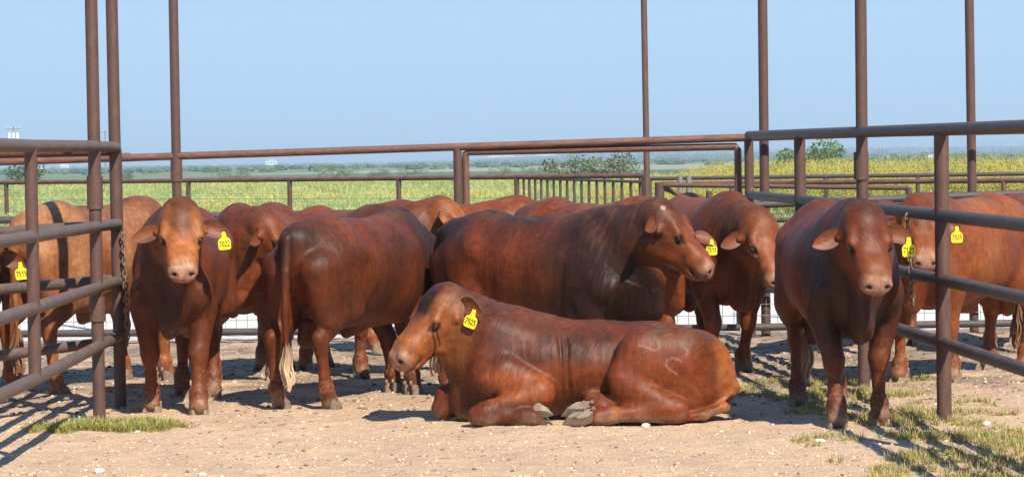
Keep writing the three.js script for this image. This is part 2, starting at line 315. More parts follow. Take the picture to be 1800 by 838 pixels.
function standingPrims(o, h) {
  const L = [], dl0 = o.dewlap ?? .06, hz = o.hipW || .19, fat = o.fat || 1, f1 = fat, th = o.th || 1, fr = o.front || 1;
  L.push(...chain([[[-.80, 1.085, 0], [.235, .20]], [[-.60, 1.06, 0], [.325, .285 * f1]], [[-.22, .985, 0], [.375, .325 * f1]], [[.14, .960, 0], [.395, .335 * f1]], [[.44, .97, 0], [.40, .285 * (o.front || 1)]], [[.62, .97, 0], [.27, .20 * (o.front || 1)]]], .10));
  L.push(cone([-.92, 1.24, 0], [-.55, 1.27, 0], [.10, .10], [.12, .13], .12));                      // croup
  L.push(cone([.28, 1.23, 0], [.60, 1.25, 0], [.15, .11], [.165 + (o.hump || 0), .11], .10));          // crest
  for (const s of [-1, 1]) {
    L.push(cone([.36, 1.18, .160 * s * fr], [.58, .84, .205 * s * fr], [.19, .09], [.15, .100], .036));
    L.push(cone([.58, .83, .20 * s * fr], [.45, .70, .20 * s * fr], [.13, .095], [.12, .10], .03));
    L.push(cone([-.60, 1.17, .22 * s], [-.52, 1.12, .25 * s], .07, .06, .10));                         // hook bone
    L.push(cone([-.68, 1.06, .16 * s], [-.60, .74, .215 * s], [.27, .15 * th], [.17, .115 * th], .035));
    L.push(cone([-.87, 1.02, .135 * s * th], [-.80, .66, .175 * s * th], [.16, .135 * th], [.12, .10 * th], .03));
    L.push(cone([-.40, .84, .22 * s], [-.50, .68, .22 * s], [.12, .05], [.07, .04], .09));              // flank fold
    const st = o.stance || [0, 0, 0, 0], fx = .53 + (s > 0 ? st[0] : st[1]), rx = -.82 + (s > 0 ? st[2] : st[3]), fz = (o.foreW || .20) * s, rz = hz * s;
    const fe = [.47, .72, .205 * s], kn = [.53 + (fx - .53) * .5, .425, fz], ft = [fx, .145, fz];
    L.push(cone(fe, kn, [.124, .100], [.066, .061], .035), cone(add(kn, [.006, .0, 0]), add(kn, [.004, -.045, 0]), [.069, .066], [.062, .059], .03), cone(add(kn, [0, -.05, 0]), ft, [.048, .045], [.044, .043], .022));
    L.push(cone(ft, add(ft, [.008, .01, 0]), [.059, .062], [.054, .058], .025), cone(ft, [fx + .03, .06, fz], [.048, .052], [.056, .066], .03));
    const hk = [-.92 + (rx + .82) * .75, .50, hz * s * .98], rf = [rx - .045, .155, rz];
    L.push(cone([-.62, .76, .205 * s], hk, [.148, .106], [.060, .050], .035), cone(add(hk, [-.02, .03, 0]), add(hk, [.012, -.06, 0]), [.062, .056], [.059, .053], .03), cone(add(hk, [.01, -.04, 0]), rf, [.053, .046], [.044, .043], .022));
    L.push(cone(rf, add(rf, [.008, .01, 0]), [.059, .062], [.054, .058], .025), cone(rf, [rx + .0, .06, rz], [.048, .052], [.056, .066], .03));
    L.push(cone([-.72, .60 + (o.bag || 0), .045 * s], [-.73, .50 + (o.bag || 0), .048 * s], [.06, .055], [.072, .06], .03));
  }
  L.push(cone([-.10, .60, 0], [-.24, .53, 0], [.11, .07], [.05, .045], .08));                          // sheath
  L.push(cone([.58, .74, 0], [.72, .68, 0], [.15, .11], [.11, .065], .07));
  L.push(cone([.74, .78, 0], [.70, .585 - .3 * (dl0 - .06), .012], [.10, .035], [.055, .030], .045));                            // brisket
  // neck to the head
  const at = add(add(h.O, h.F, .05), h.U, -.10), base = [.46, 1.12, 0], mid = add(lerp3([.62, 1.12, 0], at, .5), [0, -.035, 0]), side = cross(norm(add(at, base, -1)), [0, 1, 0]);
  L.push(cone(base, mid, [.31, .195], [.215, .155], .09, side), cone(mid, at, [.215, .155], [.150, .120], .09, side));
  L.push(cone([.56, 1.30, 0], add(add(h.O, h.F, -.02), h.U, -.09), [.115, .095], [.085, .085], .08, side));
  const throat = add(add(h.O, h.F, .15), h.U, -.25), dl = o.dewlap ?? .06, m1 = add(lerp3(throat, [.72, .68, 0], .35), [0, -dl * .4, 0]), m2 = add(lerp3(throat, [.76, .66, 0], .72), [.02, -dl, 0]);
  L.push(cone(add(mid, [.02, -.20, 0]), [.62, .80, 0], [.17, .07], [.15, .08], .06));
  L.push(cone(lerp3(throat, mid, .45), [.66, .74, 0], [.16, .055], [.17, .06], .06), cone(lerp3(throat, mid, .15), m2, [.12, .045], [.14, .042], .06));
  L.push(cone(throat, m1, [.07, .04], [.10, .033], .07, side), cone(m1, m2, [.12, .033], [.14, .036], .06, side), cone(m2, [.66, .62, 0], [.14, .036], [.09, .05], .06));
  // tail
  const tl = o.tail || 0; L.push(...chain([[[-.90, 1.315, 0], [.05, .06]], [[-1.03, 1.24, 0], [.05, .045]], [[-1.085, 1.02, .01], [.036, .036]], [[-1.08, .72, .02 + tl], [.026, .026]], [[-1.07, .44, .03 + tl * 1.5], [.018, .018]]], .010));
  return L;
}
function switchGeo(a, len, pale) {
  const gs = []; for (let i = 0; i < 12; i++) {
    const ph = i * 2.4, r0 = .012 + .012 * rnd(), pts = [];
    for (let k = 0; k <= 8; k++) { const t = k / 8, r = r0 * (.5 + 1.6 * Math.sin(t * 2.6)), w = .022 * Math.sin(t * 9) * t; pts.push(V(a[0] + Math.cos(ph) * r - .01 * t, a[1] - t * len * (.85 + .2 * rnd()), a[2] + Math.sin(ph) * r + w)); }
    const g = new THREE.TubeGeometry(new THREE.CatmullRomCurve3(pts), 14, .009, 5); const p = g.attributes.position;
    gs.push(g);
  }
  const g = mergeGeometries(gs); g.deleteAttribute('uv'); return setColors(g, (x, y, z) => lerp3([.12, .05, .028], pale, clamp((a[1] - y) / len * 1.8 + .4 * noise(x * 90, y * 6, z * 90))));
}
function makeBull(o) {
  const b = thing('bull', o.label, 'bull', [o.at[0], 0, o.at[1]], 'red bulls in and around the pipe pen');
  b.rotation.y = o.yaw * Math.PI / 180; b.scale.setScalar(o.s || 1);
  const h = headFrame(o), prims = (o.lie ? o.lie(o, h) : standingPrims(o, h)).concat(headPrims(h));
  const { pos, idx } = surfaceNets(prims, o.cell || .011);
  let g = new THREE.BufferGeometry(); g.setAttribute('position', new THREE.BufferAttribute(pos, 3)); g.setIndex(idx); g.computeVertexNormals();
  // loose skin: low relief of folds on neck, shoulder and flank
  const nn = g.attributes.normal, sd = o.seed || 0;
  for (let i = 0; i < pos.length; i += 3) {
    const x = pos[i], y = pos[i + 1], z = pos[i + 2], q = [x - h.O[0], y - h.O[1], z - h.O[2]], hf = dot(q, h.F);
    const onHead = sstep(-.12, .06, hf) * (Math.hypot(...q) < .62 ? 1 : 0);
    let d = (.008 * fbm(x * 6 + sd, y * 6, z * 6, 2) + .010 * noise(x * 3 + sd, y * 3, z * 3)) * (1 - .75 * onHead);
    const ridge = (u, a, b) => { const n = noise(u * 26 + sd, a * 3.5, b * 3.5) + .55 * noise(u * 60 + sd, a * 6, b * 6); return n; };
    if (o.lie) { const nk = sstep(.22, .48, x) * (1 - onHead); d += nk * .0058 * ridge(x * .85 + y * .38, y - x * .4, z); d += .0022 * (1 - onHead) * ridge(x, y, z); for (const fx of o.folds || []) { const u = x - fx - .10 * (y - .4) * (y - .4) - .03 * (y - .4) - .012 * noise(y * 9, fx * 50, 0); d -= .013 * Math.exp(-u * u / .00022) * sstep(.10, .25, y) * sstep(.62, .5, y); } }
    else { const nk = sstep(.38, .66, x) * sstep(.5, .75, y) * (1 - onHead); d += nk * .0075 * ridge(x - .25 * y, y, z); d += .0020 * ridge(x, y, z) * (1 - onHead); const u = x + .38 - .25 * (y - .7); d -= .009 * Math.exp(-u * u / .0012) * sstep(1.1, .8, y) * sstep(.55, .7, y); const v = x - .30 - .15 * (y - .9); d -= .014 * Math.exp(-v * v / .0010) * sstep(1.2, .95, y) * sstep(.55, .7, y); }
    const lg = o.lie ? 0 : sstep(.55, .40, y); d += lg * .0035 * noise(x * 22, y * 16, z * 22);
    pos[i] += nn.array[i] * d; pos[i + 1] += nn.array[i + 1] * d; pos[i + 2] += nn.array[i + 2] * d;
  }
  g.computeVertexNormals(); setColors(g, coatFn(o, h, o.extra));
  { const uv = new Float32Array(pos.length / 3 * 2); for (let i = 0; i < pos.length / 3; i++) { uv[i * 2] = (pos[i * 3] + .8 * pos[i * 3 + 2] + sd) / .55; uv[i * 2 + 1] = (pos[i * 3 + 1] - .6 * pos[i * 3 + 2]) / .55; } g.setAttribute('uv', new THREE.BufferAttribute(uv, 2)); }
  const P = (f, u, z) => add(add(add(h.O, h.F, f * h.s), h.U, u * h.s), h.S, z * h.s), ears = [];
  for (const sd2 of [-1, 1]) {
    const e = (sd2 > 0 ? o.earR : o.earL) || {}, er = o.ear || [.090, -.130], root = P(er[0], er[1], .142 * sd2);
    let a = add(add(h.S.map((v) => v * sd2), h.U, e.u ?? -.08), h.F, e.f ?? .10); a = norm(a); if (e.a) a = norm(e.a);
    const n = norm(e.n || add(add(h.U, h.F, .5), [0, 1, 0], -.1)); 
    ears.push(earGeo(root, a, n, (o.earLen || .190) , o.earW || .122, DARK));
    if (o.tag && (o.tagSide || -1) === sd2) {
      const nn2 = add(n, a, -dot(n, a)), c0 = add(add(root, a, .145), norm(nn2), o.lie ? .030 : .014); c0[1] -= .012; const fl = norm(o.tagN || [nn2[0], 0, nn2[2]]), ux = cross([0, 1, 0], fl);
      const tg = tagGeo(); tg.applyMatrix4(basisMatrix(c0, ux, [0, 1, 0], fl).multiply(new THREE.Matrix4().makeRotationZ(o.tagTilt || 0)).multiply(new THREE.Matrix4().makeScale(1.02, 1.0, 1))); part('ear_tag', tg, tagMat(o.tag), b).userData.label = 'yellow plastic ear tag numbered ' + o.tag;
    }
    const eye = new THREE.SphereGeometry(.0225, 18, 14); eye.translate(...P(.237, -.091, .1215 * sd2)); part('eye', eye, eyeMat, b);
  }
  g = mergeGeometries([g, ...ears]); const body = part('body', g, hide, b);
  if (!o.lie) {
    const st = o.stance || [0, 0, 0, 0], fz = o.foreW || .20, hz = o.hipW || .19;
    for (const s of [-1, 1]) { part('hoof', hoofGeo([.545 + (s > 0 ? st[0] : st[1]), -.004, fz * s], norm([1, 0, .12 * s]), [0, 1, 0]), hornMat, b); part('hoof', hoofGeo([-.80 + (s > 0 ? st[2] : st[3]), -.004, hz * s], norm([1, 0, .12 * s]), [0, 1, 0]), hornMat, b); }
    part('tail_switch', switchGeo([-1.07, .50, .03 + (o.tail || 0) * 1.5], .34, o.pale || [.5, .36, .22]), hairMat, b);
  } else for (const k of o.hooves) part('hoof', hoofGeo(...k), hornMat, b);
  return b;
}
globalThis.BULL_COUNT = 0;
const FINE = .0095, MID = .013, COARSE = .022;
makeBull({ label: 'dark red bull at the far left edge behind the pipes, ear tag 7515', at: [-4.10, -19.84], yaw: -84, poll: [1.14, 1.20, -.31], F: [.48, -.874, -.06], dark: .55, tan: .1, cell: .016, seed: 3, tag: '7515', tagTilt: .1 });
makeBull({ label: 'light tan bull seen from behind through the left pipe gate', at: [-3.17, -20.98], yaw: 62, poll: [1.05, 1.15, .12], F: [.6, -.78, .15], dark: .0, tan: 1.0, face: .5, cell: .013, tanC: [.46, .21, .085], pale: [.22, .11, .05], seed: 9, hipW: .20, bag: .10, fat: 1.04 });
makeBull({ label: 'red bull with tan face looking at camera by left chain post, ear tag 7022', at: [-2.30, -18.94], yaw: -90, poll: [1.03, 1.45, -.125], F: [.66, -.72, -.10], dark: .55, tan: .12, face: 1.05, foreDark: .45, muzzle: .8, eyeRing: .3, cell: FINE, s: .975, fat: .90, hs: 1.0, seed: 14, tag: '7022', tagTilt: .08, stance: [-.13, .06, -.05, .05], foreW: .175, hipW: .12, dewlap: .07, front: .88 });
makeBull({ label: 'red bull with long dewlap, head turned right behind the tan-faced bull', at: [-2.02, -21.45], yaw: -100, poll: [.84, 1.36, -.36], F: [.10, -.75, -.65], dark: .3, tan: .3, face: .25, cell: MID, s: .96, seed: 22, dewlap: .05, stance: [.06, -.3, 0, 0] });
makeBull({ label: 'dark red bull turned away showing rump and hanging tail with pale tip', at: [-1.07, -19.33], yaw: 62, poll: [1.08, 1.16, 0], F: [.75, -.66, .05], dark: 1.02, tan: .04, cell: FINE, s: .935, th: 1.13, seed: 31, hipW: .175, foreW: .12, fat: 1.12, tail: -.02, stance: [0, .1, .05, -.08] });
makeBull({ label: 'brown bull mostly hidden behind the turned-away bull, ear showing above its back', at: [-1.30, -21.75], yaw: -58, poll: [.90, 1.46, -.42], F: [.59, -.55, -.57], dark: .5, tan: .3, face: .9, cell: COARSE, s: .94, earR: { u: .5, f: -.2 }, seed: 40 });
makeBull({ label: 'tan bull farthest back in the middle, only its back showing', at: [-.45, -24.25], yaw: 4, s: .95, poll: [1.1, 1.05, 0], F: [.7, -.7, .05], dark: .05, tan: .5, cell: COARSE, seed: 47 });
makeBull({ label: 'big dark bull in side view facing right behind the lying bull', at: [.28, -19.05], yaw: -36, poll: [1.03, 1.46, .03], F: [.645, -.715, -.27], dark: 1.25, tan: .02, face: .25, muzzle: .5, cell: FINE, hs: 1.1, extra: (c, x, y, z, hf, hu, hz) => Math.hypot(hf - .02, hu + .03, hz - .09) < .035 ? lerp3(c, PALE, .7) : c, ear: [.035, -.10], seed: 55, hump: .02, dewlap: .09, fat: 1.0, earR: { u: -.25, f: -.05 }, earL: { u: .25 }, s: .935});
makeBull({ label: 'bright red bull half hidden behind the big dark bull, ear tag 7511', at: [.70, -21.27], yaw: -50, s: .97, poll: [.93, 1.27, .08], F: [.72, -.40, .52], dark: .05, tan: .35, cell: .013, tag: '7511', face: .2, hump: -.05, seed: 61, dewlap: .12 });
makeBull({ label: 'red bull in the back corner facing camera with head low, no tag showing', at: [1.56, -21.47], yaw: -76, poll: [1.12, 1.27, -.05], F: [.58, -.77, -.13], dark: .5, tan: .35, face: .45, muzzle: .75, eyeRing: .8, cell: FINE, s: .98, hs: 1.08, seed: 70, stance: [.04, -.25, 0, .1], foreW: .17, dewlap: .10 });
makeBull({ label: 'large dark-faced red bull facing camera by the right fence, ear tag 7121', at: [2.09, -17.43], yaw: -86, poll: [1.03, 1.385, .03], F: [.62, -.78, -.06], dark: .75, tan: .06, face: .0, foreDark: .25, muzzle: .2, cell: FINE, s: .975, front: .95, seed: 78, tag: '7121', stance: [.1, -.02, .02, .0], foreW: .15, hipW: .14, fat: .97, dewlap: .10 });
makeBull({ label: 'bright red bull behind right fence rails facing left, ear tag 7525', at: [3.33, -20.43], yaw: -128, poll: [.99, 1.375, -.23], F: [.54, -.70, -.44], dark: .12, tan: .65, face: .15, foreDark: .3, cell: MID, s: .97, muzzle: .3, pale: [.20, .09, .04], seed: 85, tag: '7525', stance: [0, -.1, 0, .1] });
makeBull({ label: 'tan bull at the right edge behind the bright red bull', at: [4.35, -23.3], yaw: -110, poll: [1.0, 1.1, 0], F: [.5, -.86, 0], dark: .1, tan: .5, cell: COARSE, s: .93, pale: [.22, .11, .05], seed: 93 });
makeBull({ label: 'dark bull half hidden between two right-hand bulls, pointed ear showing', at: [3.05, -23.5], yaw: -115, poll: [.98, 1.36, .05], F: [.55, -.83, .0], dark: .7, tan: .05, cell: COARSE, s: .90, seed: 99 });

// the bull lying down, facing left, near side is its left (-z)
function lyingPrims(o, h) {
  const L = [];
  L.push(...chain([[[-.80, .33, -.02], [.24, .26]], [[-.55, .335, 0], [.265, .31]], [[-.15, .330, .03], [.285, .330]], [[.20, .345, .02], [.315, .320]], [[.48, .38, .02], [.33, .27]], [[.60, .42, .02], [.22, .20]]], .10));
  L.push(cone([-.60, .47, .02], [-.20, .50, .02], [.08, .12], [.08, .14], .10));
  L.push(cone([.20, .53, .02], [.54, .60, .02], [.11, .12], [.14, .11], .12));
  L.push(cone([-.45, .51, -.20], [-.50, .49, -.22], .07, .07, .07));
  // near thigh, rump
  L.push(cone([-.70, .35, -.25], [-.46, .365, -.31], [.255, .16], [.235, .13], .035));
  L.push(cone([-.45, .40, -.32], [-.34, .27, -.37], [.17, .10], [.125, .09], .03));
  L.push(cone([-.86, .26, -.14], [-.72, .16, -.22], [.20, .18], [.17, .16], .06));
  L.push(cone([-.37, .22, -.38], [-.60, .10, -.41], [.115, .09], [.075, .07], .03));
  L.push(cone([-.60, .105, -.41], [-.67, .085, -.42], [.082, .06], [.075, .055], .04));
  L.push(cone([-.62, .078, -.42], [-.24, .07, -.47], [.062, .050], [.050, .045], .04));
  L.push(cone([-.24, .07, -.47], [-.15, .06, -.49], [.056, .056], [.052, .058], .03));
  // far hind leg tucked under the belly, foot out in front of the near one
  L.push(cone([-.30, .12, -.20], [-.10, .055, -.44], .08, .05, .05));
  // fore legs: near
  L.push(cone([.42, .55, -.18], [.50, .30, -.24], [.20, .09], [.15, .10], .05));
  L.push(cone([.44, .30, -.28], [.20, .20, -.33], [.15, .10], [.115, .085], .03));
  L.push(cone([.20, .19, -.36], [.54, .085, -.42], [.105, .085], [.070, .068], .022));
  L.push(cone([.54, .08, -.41], [.60, .068, -.41], [.075, .068], [.062, .06], .04));
  L.push(cone([.52, .060, -.43], [.30, .058, -.46], [.050, .046], [.044, .044], .035));
  L.push(cone([.30, .06, -.46], [.25, .06, -.465], [.056, .054], [.055, .055], .03));
  // far fore leg
  L.push(cone([.48, .30, .20], [.80, .15, .06], [.12, .09], [.075, .065], .04));
  L.push(cone([.80, .15, .05], [.83, .08, .03], [.085, .07], [.075, .065], .03));
  L.push(cone([.80, .07, .04], [.60, .06, .12], [.05, .05], [.045, .045], .04));
  // chest, dewlap, neck
  L.push(cone([.56, .26, 0], [.64, .16, -.02], [.19, .17], [.13, .12], .07));
  const at = add(add(h.O, h.F, .06), h.U, -.10), base = [.48, .46, .02], side = cross(norm(add(at, base, -1)), [0, 1, 0]), mid = lerp3([.58, .53, .02], at, .45);
  L.push(cone(base, mid, [.28, .21], [.20, .165], .10, side), cone(mid, at, [.20, .165], [.13, .12], .08, side));
  L.push(cone([.52, .63, .02], add(add(h.O, h.F, .02), h.U, -.10), [.10, .10], [.075, .08], .08, side));
  const throat = add(add(h.O, h.F, .17), h.U, -.24), m2 = [.63, .34, -.02];
  L.push(cone(throat, m2, [.08, .05], [.10, .05], .08, side), cone(m2, [.66, .10, -.04], [.11, .05], [.09, .065], .05), cone([.66, .10, -.04], [.63, .06, -.04], [.08, .07], [.06, .07], .06));
  // tail round the rump, lying on the ground
  L.push(...chain([[[-.86, .44, -.03], [.05, .05]], [[-1.00, .34, -.10], [.042, .04]], [[-1.04, .20, -.16], [.036, .036]], [[-.98, .09, -.26], [.032, .03]], [[-.84, .045, -.34], [.028, .026]], [[-.70, .035, -.40], [.024, .022]]], .035));
  L.push(cone([-.12, .14, -.30], [-.30, .13, -.36], [.06, .04], [.05, .04], .05));
  return L;
}
const mixN = (x, y, z) => noise(x * 9, y * 9, z * 9);
const strokes = [[[-.43, .50], [-.49, .485], [-.535, .465], [-.565, .49], [-.55, .53], [-.525, .555]], [[-.64, .42], [-.605, .40], [-.60, .365], [-.64, .335], [-.67, .31]], [[-.64, .42], [-.68, .405], [-.70, .385]], [[-.60, .555], [-.64, .565]], [[-.72, .48], [-.745, .455], [-.73, .435]]];
function segDist(px, py, a, b) { const dx = b[0] - a[0], dy = b[1] - a[1], t = clamp(((px - a[0]) * dx + (py - a[1]) * dy) / (dx * dx + dy * dy)); return Math.hypot(px - a[0] - dx * t, py - a[1] - dy * t); }
makeBull({
  label: 'red bull lying on the bare ground at the front, branded hip, ear tag 7925', at: [.36, -17.60], yaw: 180, poll: [.825, .865, -.04], F: [.62, -.67, -.41], hs: 1.07, dark: .6, tan: .10, face: .62, foreDark: .9, muzzle: .25, cell: .0085, ear: [.04, -.11], seed: 120, lie: lyingPrims,
  tag: '7925', tagN: [.35, 0, -1], tagTilt: -.35, folds: [.06, .02], earL: { a: [-.80, -.06, -.62], n: [.45, .10, -.9] },
  hooves: [[[.20, .055, -.47], [-1, -.12, -.1], norm([-.15, .55, .83]), .95], [[-.07, .055, -.50], [1, -.05, -.12], norm([.1, .75, -.66]), 1.0], [[-.02, .05, -.45], [1, .02, -.1], norm([.1, .8, -.6]), .98], [[.60, .05, .14], [-1, 0, .1], [0, 1, 0], 1]],
  extra: (c, x, y, z, hf, hu, hz, h) => {
    if (z < -.05 && x < -.38 && y > .25) for (const s of strokes) for (let i = 1; i < s.length; i++) { const d = segDist(x, y, s[i - 1], s[i]); if (d < .014) c = lerp3(c, [.30, .18, .11], .62 * sstep(.0085, .002, d + .005 * noise(x * 60, y * 60, 1))); }
    if (hz < -.03 && hf > .05 && hf < .56) { const e = add(add(add(h.O, h.F, .237 * h.s), h.U, -.091 * h.s), h.S, -.12 * h.s); for (const [dx, y0] of [[.012, .19], [-.016, .13]]) { const d = Math.abs(x - e[0] - dx - .008 * Math.sin(y * 34)); if (y < e[1] - .01 && y > e[1] - y0) c = lerp3(c, [.022, .010, .008], .85 * sstep(.009, .004, d)); } }
    if (Math.hypot(hf + .0, hu + .05, Math.abs(hz) - .075) < .03) c = lerp3(c, PALE, .6);
    c = lerp3(c, DARK, .75 * sstep(.36, .46, y) * sstep(.30, .22, Math.abs(x + .05)) * sstep(.62, .52, y) * clamp(.75 + mixN(x, y, z)));
    c = lerp3(c, DARK, .6 * sstep(-.16, -.06, hf) * sstep(.10, .0, hf) * sstep(-.10, -.2, hu) * sstep(.3, .2, Math.abs(hz)));
    c = lerp3(c, [.11, .048, .024], .8 * sstep(.44, .54, y) * sstep(-.40, -.55, x) * clamp(.75 + mixN(x, y, z)));
    c = lerp3(c, [.30, .075, .018], .75 * sstep(.12, .20, y) * sstep(.42, .30, y) * sstep(.0, .2, x) * sstep(.62, .5, x) * (z < 0 ? 1 : 0));
    c = lerp3(c, TAN, .7 * sstep(-.90, -.98, x)); c = lerp3(c, TAN, .6 * sstep(.05, 0, Math.abs(x + .27)) * sstep(.28, .2, y));
    c = lerp3(c, DARK, .25 * sstep(.42, .58, y) * sstep(.15, -.05, Math.abs(x + .15) - .35) * (.5 + noise(x * 5, y * 5, z * 5)));
    return lerp3(c, DUST, .55 * sstep(.10, .02, y) * clamp(.5 + 2 * noise(x * 9, y * 9, z * 9)));
  },
});

// ---------------------------------------------------------------- pipe fences
const rustN = tileField(512, [[4, 4, .4], [16, 12, .35], [64, 40, .35], [200, 200, .45]], 21), rustS = tileField(512, [[220, 220, 1]], 9);
const rustMap = (base, rust, amt) => tex(512, (i) => { const t = clamp(.5 + amt * rustN[i]); let c = lerp3(base, rust, t); const s = rustS[i]; if (s > .8) c = lerp3(c, [.42, .36, .32], .6); return c.map(lin2s); }, true);
const rustBump = tex(512, (i) => { const v = .5 + .3 * rustN[i]; return [v, v, v]; });
const mk = (base, rust, amt) => new THREE.MeshStandardMaterial({ map: rustMap(base, rust, amt), bumpMap: rustBump, bumpScale: .0015, roughness: .62, metalness: .0 });
const rightM = mk([.060, .044, .040], [.105, .068, .054], 1.0), postM = mk([.070, .037, .029], [.118, .052, .036], .95), railM = mk([.095, .066, .055], [.15, .098, .076], 1.0), topM = mk([.10, .050, .038], [.20, .085, .052], 1.1), darkM = mk([.055, .045, .045], [.09, .065, .058], .8), chainM = new THREE.MeshStandardMaterial({ color: new THREE.Color(.20, .125, .095), roughness: .5, metalness: .2 });
const wireM = new THREE.MeshStandardMaterial({ color: new THREE.Color(.26, .25, .24), roughness: .5, metalness: .4 });
function pipeGeo(a, b, r, seg = 16) {
  const A = V(...a), B = V(...b), L = A.distanceTo(B), g = new THREE.CylinderGeometry(r, r, L, seg, 1), u = g.attributes.uv, off = rnd() * 7;
  for (let i = 0; i < u.count; i++) u.setXY(i, u.getX(i) * .55 + off, u.getY(i) * L / .55 + off);
  g.applyQuaternion(new THREE.Quaternion().setFromUnitVectors(V(0, 1, 0), B.clone().sub(A).normalize())); g.translate((A.x + B.x) / 2, (A.y + B.y) / 2, (A.z + B.z) / 2); return g;
}
function bentGeo(pts, r) { // polyline pipe with rounded corners
  const cp = new THREE.CurvePath(), P = pts.map((p) => V(...p)), R = .035; let last = P[0];
  for (let i = 1; i < P.length; i++) { const end = i < P.length - 1; const d0 = P[i].clone().sub(P[i - 1]).normalize(), e = end ? P[i].clone().addScaledVector(d0, -R) : P[i]; cp.add(new THREE.LineCurve3(last, e)); if (end) { const d1 = P[i + 1].clone().sub(P[i]).normalize(), s = P[i].clone().addScaledVector(d1, R); cp.add(new THREE.QuadraticBezierCurve3(e, P[i], s)); last = s; } }
  const g = new THREE.TubeGeometry(cp, 160, r, 12), u = g.attributes.uv, L = cp.getLength(); for (let i = 0; i < u.count; i++) u.setXY(i, u.getY(i) * .55, u.getX(i) * L / .55); return g;
}
const pipe = (name, a, b, r, m, parent) => part(name, pipeGeo(a, b, r), m, parent);
const R0 = .043;
// right pen fence, running from the back corner towards the viewer
const rf = thing('pipe_fence', 'right pipe fence running from the back corner towards the viewer', 'fence');
const rx = (z) => 2.70 - .0617 * (-z - 17.1);
const lev = (z) => .006 * (-z - 17.1); 
for (const z of [-25.2, -22.4, -17.1, -14.4, -11.7]) pipe('post', [rx(z), -.3, z], [rx(z), 1.80 + lev(z), z], z < -25 ? R0 : .047, postM, rf);
pipe('post', [rx(-19.75), -.3, -19.75], [rx(-19.75) + .015, 4.3, -19.75], .043, postM, rf);
pipe('collar', [rx(-19.75), 1.50, -19.75], [rx(-19.75), 1.70, -19.75], .054, postM, rf); 
{ const zz = [-25.2, -22.4, -19.75, -17.1, -14.4, -11.7]; for (const y of [1.83, 1.29, .885, .49]) for (let i = 0; i < 5; i++) pipe('rail', [rx(zz[i]), y + lev(zz[i]) - (y > 1.5 ? 0 : .012 * (i === 0)), zz[i]], [rx(zz[i + 1]), y + lev(zz[i + 1]), zz[i + 1]], .040, y > 1.5 ? rightM : (i < 2 ? darkM : rightM), rf); }
// left line: two tall posts and a gate leaf beyond them
const lf = thing('pipe_fence', 'left pipe fence with two tall posts, running towards the viewer', 'fence');
const lx = (z) => -2.74 + .008 * (z + 18);
pipe('post', [-2.747, -.3, -18.0], [-2.749, 4.2, -18.0], .042, postM, lf); pipe('collar', [-2.748, 1.40, -18.0], [-2.748, 1.62, -18.0], .053, postM, lf);
pipe('collar', [-2.747, .66, -18.0], [-2.747, .82, -18.0], .053, postM, lf);
pipe('post', [-2.756, -.3, -19.04], [-2.768, 4.2, -19.04], .042, postM, lf);
pipe('post', [-2.71, .47, -15.4], [-2.71, 1.79, -15.4], .037, postM, lf);
pipe('post', [-2.70, -.3, -12.8], [-2.70, 1.83, -12.8], .042, postM, lf);
for (const [y0, y1, y2] of [[1.812, 1.815, 1.80], [1.28, 1.285, 1.29], [.88, .885, .885], [.50, .50, .485]]) { pipe('rail', [lx(-19.04), y0, -19.0], [lx(-18), y1, -18], .037, railM, lf); pipe('rail', [-2.735, y1, -18], [-2.71, y2, -15.4], .037, railM, lf); pipe('rail', [-2.71, y2, -15.4], [-2.70, y2, -12.8], .037, railM, lf); }
const og = thing('pipe_gate', 'pipe gate standing open to the left of the two tall posts', 'gate');
{ const a = [-2.765, -19.15], b = [-4.0, -16.2]; for (const [y0, y1] of [[1.79, 1.765], [1.27, 1.26], [.89, .89], [.46, .46]]) pipe('rail', [a[0], y0, a[1]], [b[0], y1, b[1]], .036, y0 > 1.5 ? topM : railM, og); pipe('stile', [a[0], .44, a[1]], [a[0], 1.80, a[1]], .036, postM, og); pipe('stile', [b[0], .44, b[1]], [b[0], 1.78, b[1]], .036, postM, og); }
